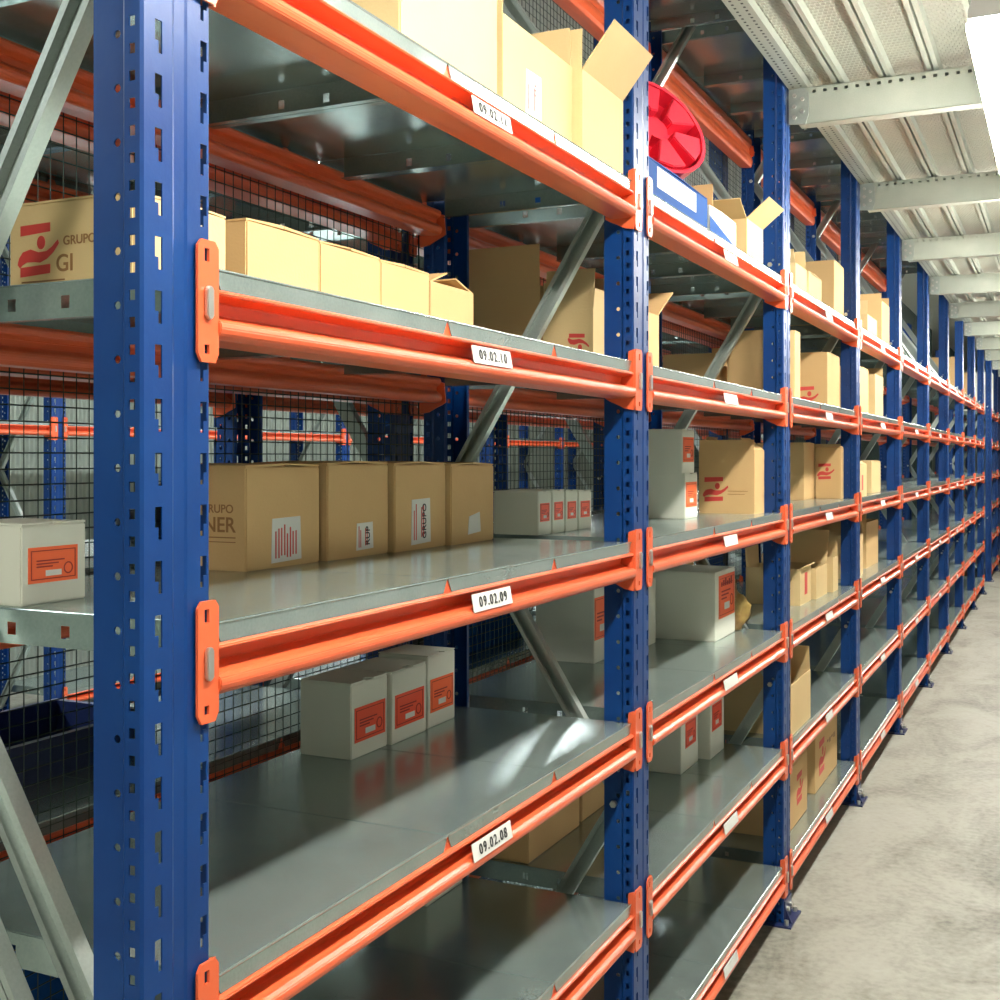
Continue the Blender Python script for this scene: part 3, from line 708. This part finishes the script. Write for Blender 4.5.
# --- second highest level
g = 'boxes on the second highest shelf level'
t, b = carton('brown box with a red figure emblem and letters GI, left of the first upright', -.174, 1.10, zA, .175, .205, .115, 'card_lit', group=g)
put_logo(b, .175, .205, .115, 'S', .050, .054, .070, M['ink_red'])
put_text(b, .175, .205, 'S', 'GRUPO', .016, .092, .062, M['ink_brown'], 'LEFT'); put_text(b, .175, .205, 'S', 'GI', .030, .080, .034, M['ink_brown'], 'LEFT')
decal('small_print', [rect(.022, .095, .0135, .0155)], M['ink_brown'], b, face_matrix(.175, .205, 'S'))
for k, (y, w, h, lab) in enumerate(((1.352, .180, .130, 'plain brown box in the row of four, nearest the first upright'), (1.534, .178, .128, 'plain brown box, second in the row of four on the second highest shelf'),
                                    (1.714, .168, .126, 'plain brown box, third in the row of four on the second highest shelf'))):
    carton(lab, -.200, y, zA, w, .20, h, 'card', group=g)
carton('small brown box with a lifted flap ending the row of four', -.200, 1.886, zA, .172, .20, .112, 'card', {'N': (20, .07), 'R': (15, .07), 'F': (4, .09), 'B': (10, .09)}, group=g)
carton('tall brown open box with an upright flap behind the second frame brace', -.295, 2.60, zA, .28, .195, .205, 'card', {'N': (91, .098), 'B': (88, .09)}, group=g)
t, b = carton('open box with an upside-down red print, leaning flap, beside the second upright', -.160, 2.60, zA, .20, .127, .140, 'card_lit', {'N': (80, .10), 'F': (95, .05), 'B': (90, .07)}, group=g)
put_logo(b, .20, .127, .140, 'S', .090, .060, .055, M['ink_red'], -1)
carton('brown box hidden by the second upright with one flap sticking out past it', -.10, 2.82, zA, .09, .20, .155, 'card', {'R': (150, .15), 'N': (95, .09)}, group=g)
carton('low brown box at the back behind the third frame, second highest level', -.262, 4.05, zA, .16, .190, .158, 'card', group=g)
carton('tall brown box behind the brace beside the third upright, second highest level', -.092, 4.05, zA, .17, .120, .155, 'card', {'N': (90, .075)}, group=g)
carton('flat lamp-lit carton standing upright just past the third upright', -.035, 4.27, zA, .10, .20, .248, 'card_lit', group=g)
carton('brown box at the back of the third bay, second highest level', -.27, 4.75, zA, .3, .20, .19, 'card', {'N': (85, .05)}, group=g)
t, b = carton('brown box with red print before the fourth upright, second highest level', -.06, 5.05, zA, .30, .24, .235, 'card', group=g)
put_logo(b, .30, .24, .235, 'S', .16, .05, .09, M['ink_red'])
carton('tan box just past the fourth upright, second highest level', -.06, 5.85, zA, .34, .36, .235, 'card', group=g)
carton('lamp-lit box before the fifth upright, second highest level', -.05, 6.35, zA, .30, .30, .225, 'card_lit', {'R': (88, .05)}, group=g)

# --- fourth lowest level
g = 'boxes on the middle shelf level'
archive('white archive box with a bright orange label, left of the first upright', -.301, 1.047, zB, .105, .12, .100, (.10, .86, .26, .70), group=g, m=M['label'])
t, b = carton('brown box lettered NER with a red-printed sticker, first of four in a row', -.330, 1.520, zB, .205, .17, .168, group=g)
put_text(b, .205, .17, 'S', 'GRUPO', .019, .146, .098, M['ink_brown'], 'RIGHT'); put_text(b, .205, .17, 'S', 'NER', .034, .150, .072, M['ink_brown'], 'RIGHT')
decal('small_print', [rect(.04, .150, .052, .054), rect(.06, .150, .045, .0465)], M['ink_brown'], b, face_matrix(.205, .17, 'S'))
put_sticker(b, .205, .17, .168, 'F', .066, .150, .008, .082, None, 4)
t, b = carton('brown box with a small sticker low on it, second of four in a row', -.322, 1.738, zB, .205, .17, .171, group=g)
put_sticker(b, .205, .17, .171, 'F', .092, .150, .012, .062, 'RUP', 2)
t, b = carton('brown box with a tall torn white sticker, third of four in a row', -.312, 1.950, zB, .205, .17, .170, group=g)
put_sticker(b, .205, .17, .170, 'F', .062, .140, .010, .100, 'GRUPO', 2)
t, b = carton('brown box with a small blank white sticker, last of four in a row', -.302, 2.160, zB, .200, .17, .167, group=g)
decal('sticker', [[(.075, .018), (.135, .022), (.130, .064), (.080, .056)]], M['paper'], b, face_matrix(.20, .17, 'F'))
for k, (X, y, w, h, lab) in enumerate(((-.270, 2.531, .078, .102, 'first'), (-.268, 2.612, .075, .103, 'second'), (-.266, 2.690, .078, .101, 'third'), (-.270, 2.785, .090, .098, 'last'))):
    archive(f'small white archive box with a red label, {lab} of four behind the brown row', X, y, zB, w, .115, h, (.15, .85, .30, .72), group=g, m=M['label_red'])
archive('white archive box with a red label, lower of the stacked pair', -.176, 3.395, zB, .130, .20, .135, (.06, .94, .25, .80), group=g)
archive('white archive box with a red label, upper of the stacked pair', -.180, 3.380, zB + .135, .125, .20, .130, (.06, .94, .25, .82), group=g)
t, b = carton('brown box with a red figure emblem on its side, beside the third upright', -.062, 3.780, zB, .135, .182, .205, group=g, flaps={'N': (90, .033), 'B': (60, .05), 'F': (40, .06)})
put_logo(b, .135, .182, .205, 'S', .055, .078, .085, M['ink_red'])
decal('small_print', [rect(.095, .160, .072, .0735), rect(.095, .150, .062, .0635)], M['ink_brown'], b, face_matrix(.135, .182, 'S'))
carton('plain brown box behind the emblem box, middle level of the second bay', -.30, 3.60, zB, .14, .17, .16, group=g)
t, b = carton('brown box with a white tag just past the third upright, middle level', -.166, 5.10, zB, .24, .20, .244, group=g)
t, b = carton('brown box with a red figure emblem before the fourth upright, middle level', -.054, 5.346, zB, .07, .11, .228, group=g)
put_logo(b, .07, .11, .228, 'S', .045, .120, .075, M['ink_red'])
t, b = carton('open tan box with a red side print just past the fourth upright, middle level', -.02, 5.62, zB, .24, .26, .150, 'card_lit', {'N': (70, .10), 'F': (30, .05)}, group=g)
decal('print', [rect(.09, .13, .03, .10)], M['ink_red'], b, face_matrix(.24, .26, 'F'))
carton('plain tan box before the fifth upright, middle level', -.058, 6.28, zB, .33, .26, .164, 'card_lit', group=g)

# --- third lowest level
g = 'boxes on the third lowest shelf level'
for k, (X, y, w, h, d, lab, ml) in enumerate(((-.372, 1.891, .132, .143, .115, 'white archive box with a red-orange label, nearest of the row of three', 'label_red'),
                                       (-.364, 2.026, .140, .144, .12, 'white archive box with a red-orange label, middle of the row of three', 'label_red'),
                                       (-.368, 2.180, .122, .152, .12, 'white archive box with a bright orange label, last of the row of three', 'label'))):
    archive(lab, X, y, zC, w, d, h, (.09, .93, .20, .66), group=g, m=M[ml])
archive('tall white archive box with a red label, behind the second upright', -.335, 3.064, zC, .15, .175, .225, (.02, .8, .28, .8), group=g)
archive('plain white box half hidden by the second upright, third lowest level', -.30, 3.36, zC, .14, .18, .20, None, group=g)
archive('big white archive box with a tall orange label, past the second upright', -.138, 3.585, zC, .245, .200, .213, (.18, .97, .30, .93), big=True, group=g)
carton('brown box behind the yellow bag, third lowest level of the second bay', -.30, 3.83, zC, .085, .19, .235, group=g)
def lump(name, label, cat, loc, r, sq, m, seed, amp=.25):
    bm = bmesh.new(); bmesh.ops.create_icosphere(bm, subdivisions=4, radius=1)
    from mathutils import noise
    for v in bm.verts:
        p = v.co * 1.6 + V(seed, seed * .7, 0)
        k = 1 + amp * noise.noise(p) + amp * .5 * noise.noise(p * 2.7) + amp * .25 * abs(noise.noise(p * 6))
        v.co = V(v.co.x * r * sq[0] * k, v.co.y * r * sq[1] * k, max(v.co.z * r * sq[2] * k, -.72 * r * sq[2]))
    zmin = min(v.co.z for v in bm.verts)
    for v in bm.verts: v.co.z -= zmin
    me = bpy.data.meshes.new(name); bm.to_mesh(me); bm.free(); me.materials.append(m)
    for p in me.polygons: p.use_smooth = True
    return tag(obj(name, me, None, loc), label, cat)
lump('plastic_bag', 'crumpled yellow plastic bag beside the big white archive box', 'plastic bag', (-.19, 3.873, zC), .050, (1.5, .80, 1.9), M['yellow_bag'], 3.1, .35)
t, b = carton('open tan box with a red stripe just past the third upright, third lowest level', -.081, 4.60, zC, .21, .21, .141, 'card_lit', {'B': (93, .075), 'F': (150, .02)}, group=g)
decal('print', [rect(.085, .135, .035, .12)], M['ink_red'], b, face_matrix(.21, .21, 'F'))
put_text(b, .21, .21, 'S', '15', .05, .15, .07, M['ink_brown'])
carton('tan box with a leaning flap in the middle of the third bay, third lowest level', -.066, 4.84, zC, .24, .22, .125, 'card_lit', {'R': (115, .15), 'B': (90, .05)}, group=g)
t, b = carton('taller tan box with raised flap before the fourth upright, third lowest level', -.05, 5.13, zC, .12, .13, .145, 'card_lit', {'B': (92, .07), 'R': (90, .06)}, group=g)
t, b = carton('tan box with a red stripe just past the fourth upright, third lowest level', -.06, 5.72, zC, .30, .26, .20, 'card_lit', {'R': (80, .06), 'B': (85, .06)}, group=g)
decal('print', [rect(.12, .18, .03, .15)], M['ink_red'], b, face_matrix(.30, .26, 'F'))
carton('big tan box before the fifth upright, third lowest level', -.086, 6.30, zC, .42, .28, .235, 'card', {'N': (70, .06)}, group=g)

# --- second lowest level
g = 'boxes on the second lowest shelf level'
t, b = carton('brown box with a red label under the 09.02.08 shelf', -.302, 2.548, zD, .325, .17, .19, group=g)
decal('label', [rect(.04, .26, .095, .150)], M['label_red'], b, face_matrix(.325, .17, 'F'))
carton('brown box behind the one with the red label, second lowest level', -.308, 2.905, zD, .17, .16, .20, group=g)
archive('plain white archive box half hidden under the near shelf, second lowest level', -.388, 2.213, zD, .165, .10, .100, None, group=g)
archive('white archive box with a red label, nearer of two, second lowest level', -.209, 3.463, zD, .185, .20, .170, (.25, .86, .40, .86), group=g, m=M['label_red'])
archive('white archive box with a red label, farther of two, second lowest level', -.177, 3.675, zD, .165, .115, .200, (.12, .82, .42, .84), group=g, m=M['label_red'])
t, b = carton('open tan box with two raised flaps just past the third upright, second lowest level', -.012, 4.10, zD, .34, .26, .175, 'card_lit', {'R': (80, .09), 'B': (95, .08), 'N': (100, .06)}, group=g)
decal('print', [rect(.20, .26, .03, .10)], M['ink_red'], b, face_matrix(.31, .24, 'F'))

# --- bottom level
g = 'boxes on the bottom shelf level'
t, b = carton('brown box with a red label on the bottom shelf behind the second upright', -.30, 2.56, zE, .30, .17, .17, group=g)
decal('label', [rect(.03, .20, .06, .15)], M['label_red'], b, face_matrix(.30, .17, 'F'))
archive('plain white box at the back of the bottom shelf, second bay', -.26, 3.72, zE, .16, .14, .15, None, group=g)
t, b = carton('brown box with slanted red print on the bottom shelf, past the third upright', -.055, 4.20, zE, .40, .26, .23, group=g)
put_logo(b, .40, .26, .23, 'F', .26, .12, .12, M['ink_red'])
t, b = carton('brown box with red print on the bottom shelf, before the fourth upright', -.066, 4.82, zE, .50, .27, .245, group=g)
put_logo(b, .50, .27, .245, 'F', .15, .12, .15, M['ink_red'])
decal('print', [rect(.26 + .05 * k, .29 + .05 * k, .15 - .01 * (k % 2), .16) for k in range(4)], M['ink_brown'], b, face_matrix(.50, .27, 'F'))

# --- goods on the rack behind the mesh
bx = BX + .514
def crate(label, x, y, z, w, d, h, m):
    t = thing('storage_crate', label, 'storage crate', (x, y, z))
    b = MB(); th = .006
    b.box(-d/2, d/2, -w/2, w/2, 0, th)
    for q in ((-d/2, -d/2 + th, -w/2, w/2), (d/2 - th, d/2, -w/2, w/2), (-d/2 + th, d/2 - th, -w/2, -w/2 + th), (-d/2 + th, d/2 - th, w/2 - th, w/2)): b.box(*q, th, h)
    obj('body', b.mesh('body', M[m]), t)
    b = MB()
    for q in ((-d/2 - .008, -d/2, -w/2 - .008, w/2 + .008), (d/2, d/2 + .008, -w/2 - .008, w/2 + .008), (-d/2, d/2, -w/2 - .008, -w/2), (-d/2, d/2, w/2, w/2 + .008)): b.box(*q, h - .02, h)
    obj('rim', b.mesh('rim', M[m]), t)
crate('navy storage crate behind the mesh, third lowest level of the nearest bay', bx - .30, 1.62, zC, .36, .24, .075, 'navy')
crate('navy storage crate behind the mesh, second lowest level of the nearest bay', bx - .26, 1.62, zD, .34, .26, .12, 'blue_box')
crate('blue storage crate behind the mesh, third lowest level of the second bay', bx - .28, 3.22, zC, .50, .30, .10, 'blue_box')
lump('black_bag', 'black plastic bag behind the mesh beside the second frame', 'plastic bag', (bx - .18, 2.78, zC), .10, (.9, 1.1, .9), M['black'], 8.3, .25)
lump('black_bundle', 'dark bundle behind the mesh left of the first upright', 'bundle', (bx - .30, 1.98, zB), .085, (.9, 1.2, .8), M['black'], 5.3, .3)

# ------------------------------------------------------------------ light, camera, view
w = bpy.data.worlds.new('World'); S.world = w; w.use_nodes = True
w.node_tree.nodes['Background'].inputs[0].default_value = (.5, .55, .6, 1); w.node_tree.nodes['Background'].inputs[1].default_value = .2
cam = bpy.data.cameras.new('Camera'); co = bpy.data.objects.new('Camera', cam); C.objects.link(co)
th = math.atan(566 / 1190)
co.location = (.836, 0, 1.531); co.rotation_euler = (PI / 2, 0, th)
cam.sensor_width = 36; cam.lens = 1190 / 1000 * 36; cam.shift_y = -.042; cam.clip_start = .02
S.camera = co
S.view_settings.view_transform = 'Standard'; S.view_settings.look = 'None'; S.view_settings.gamma = 1
S.view_settings.exposure = -0.12
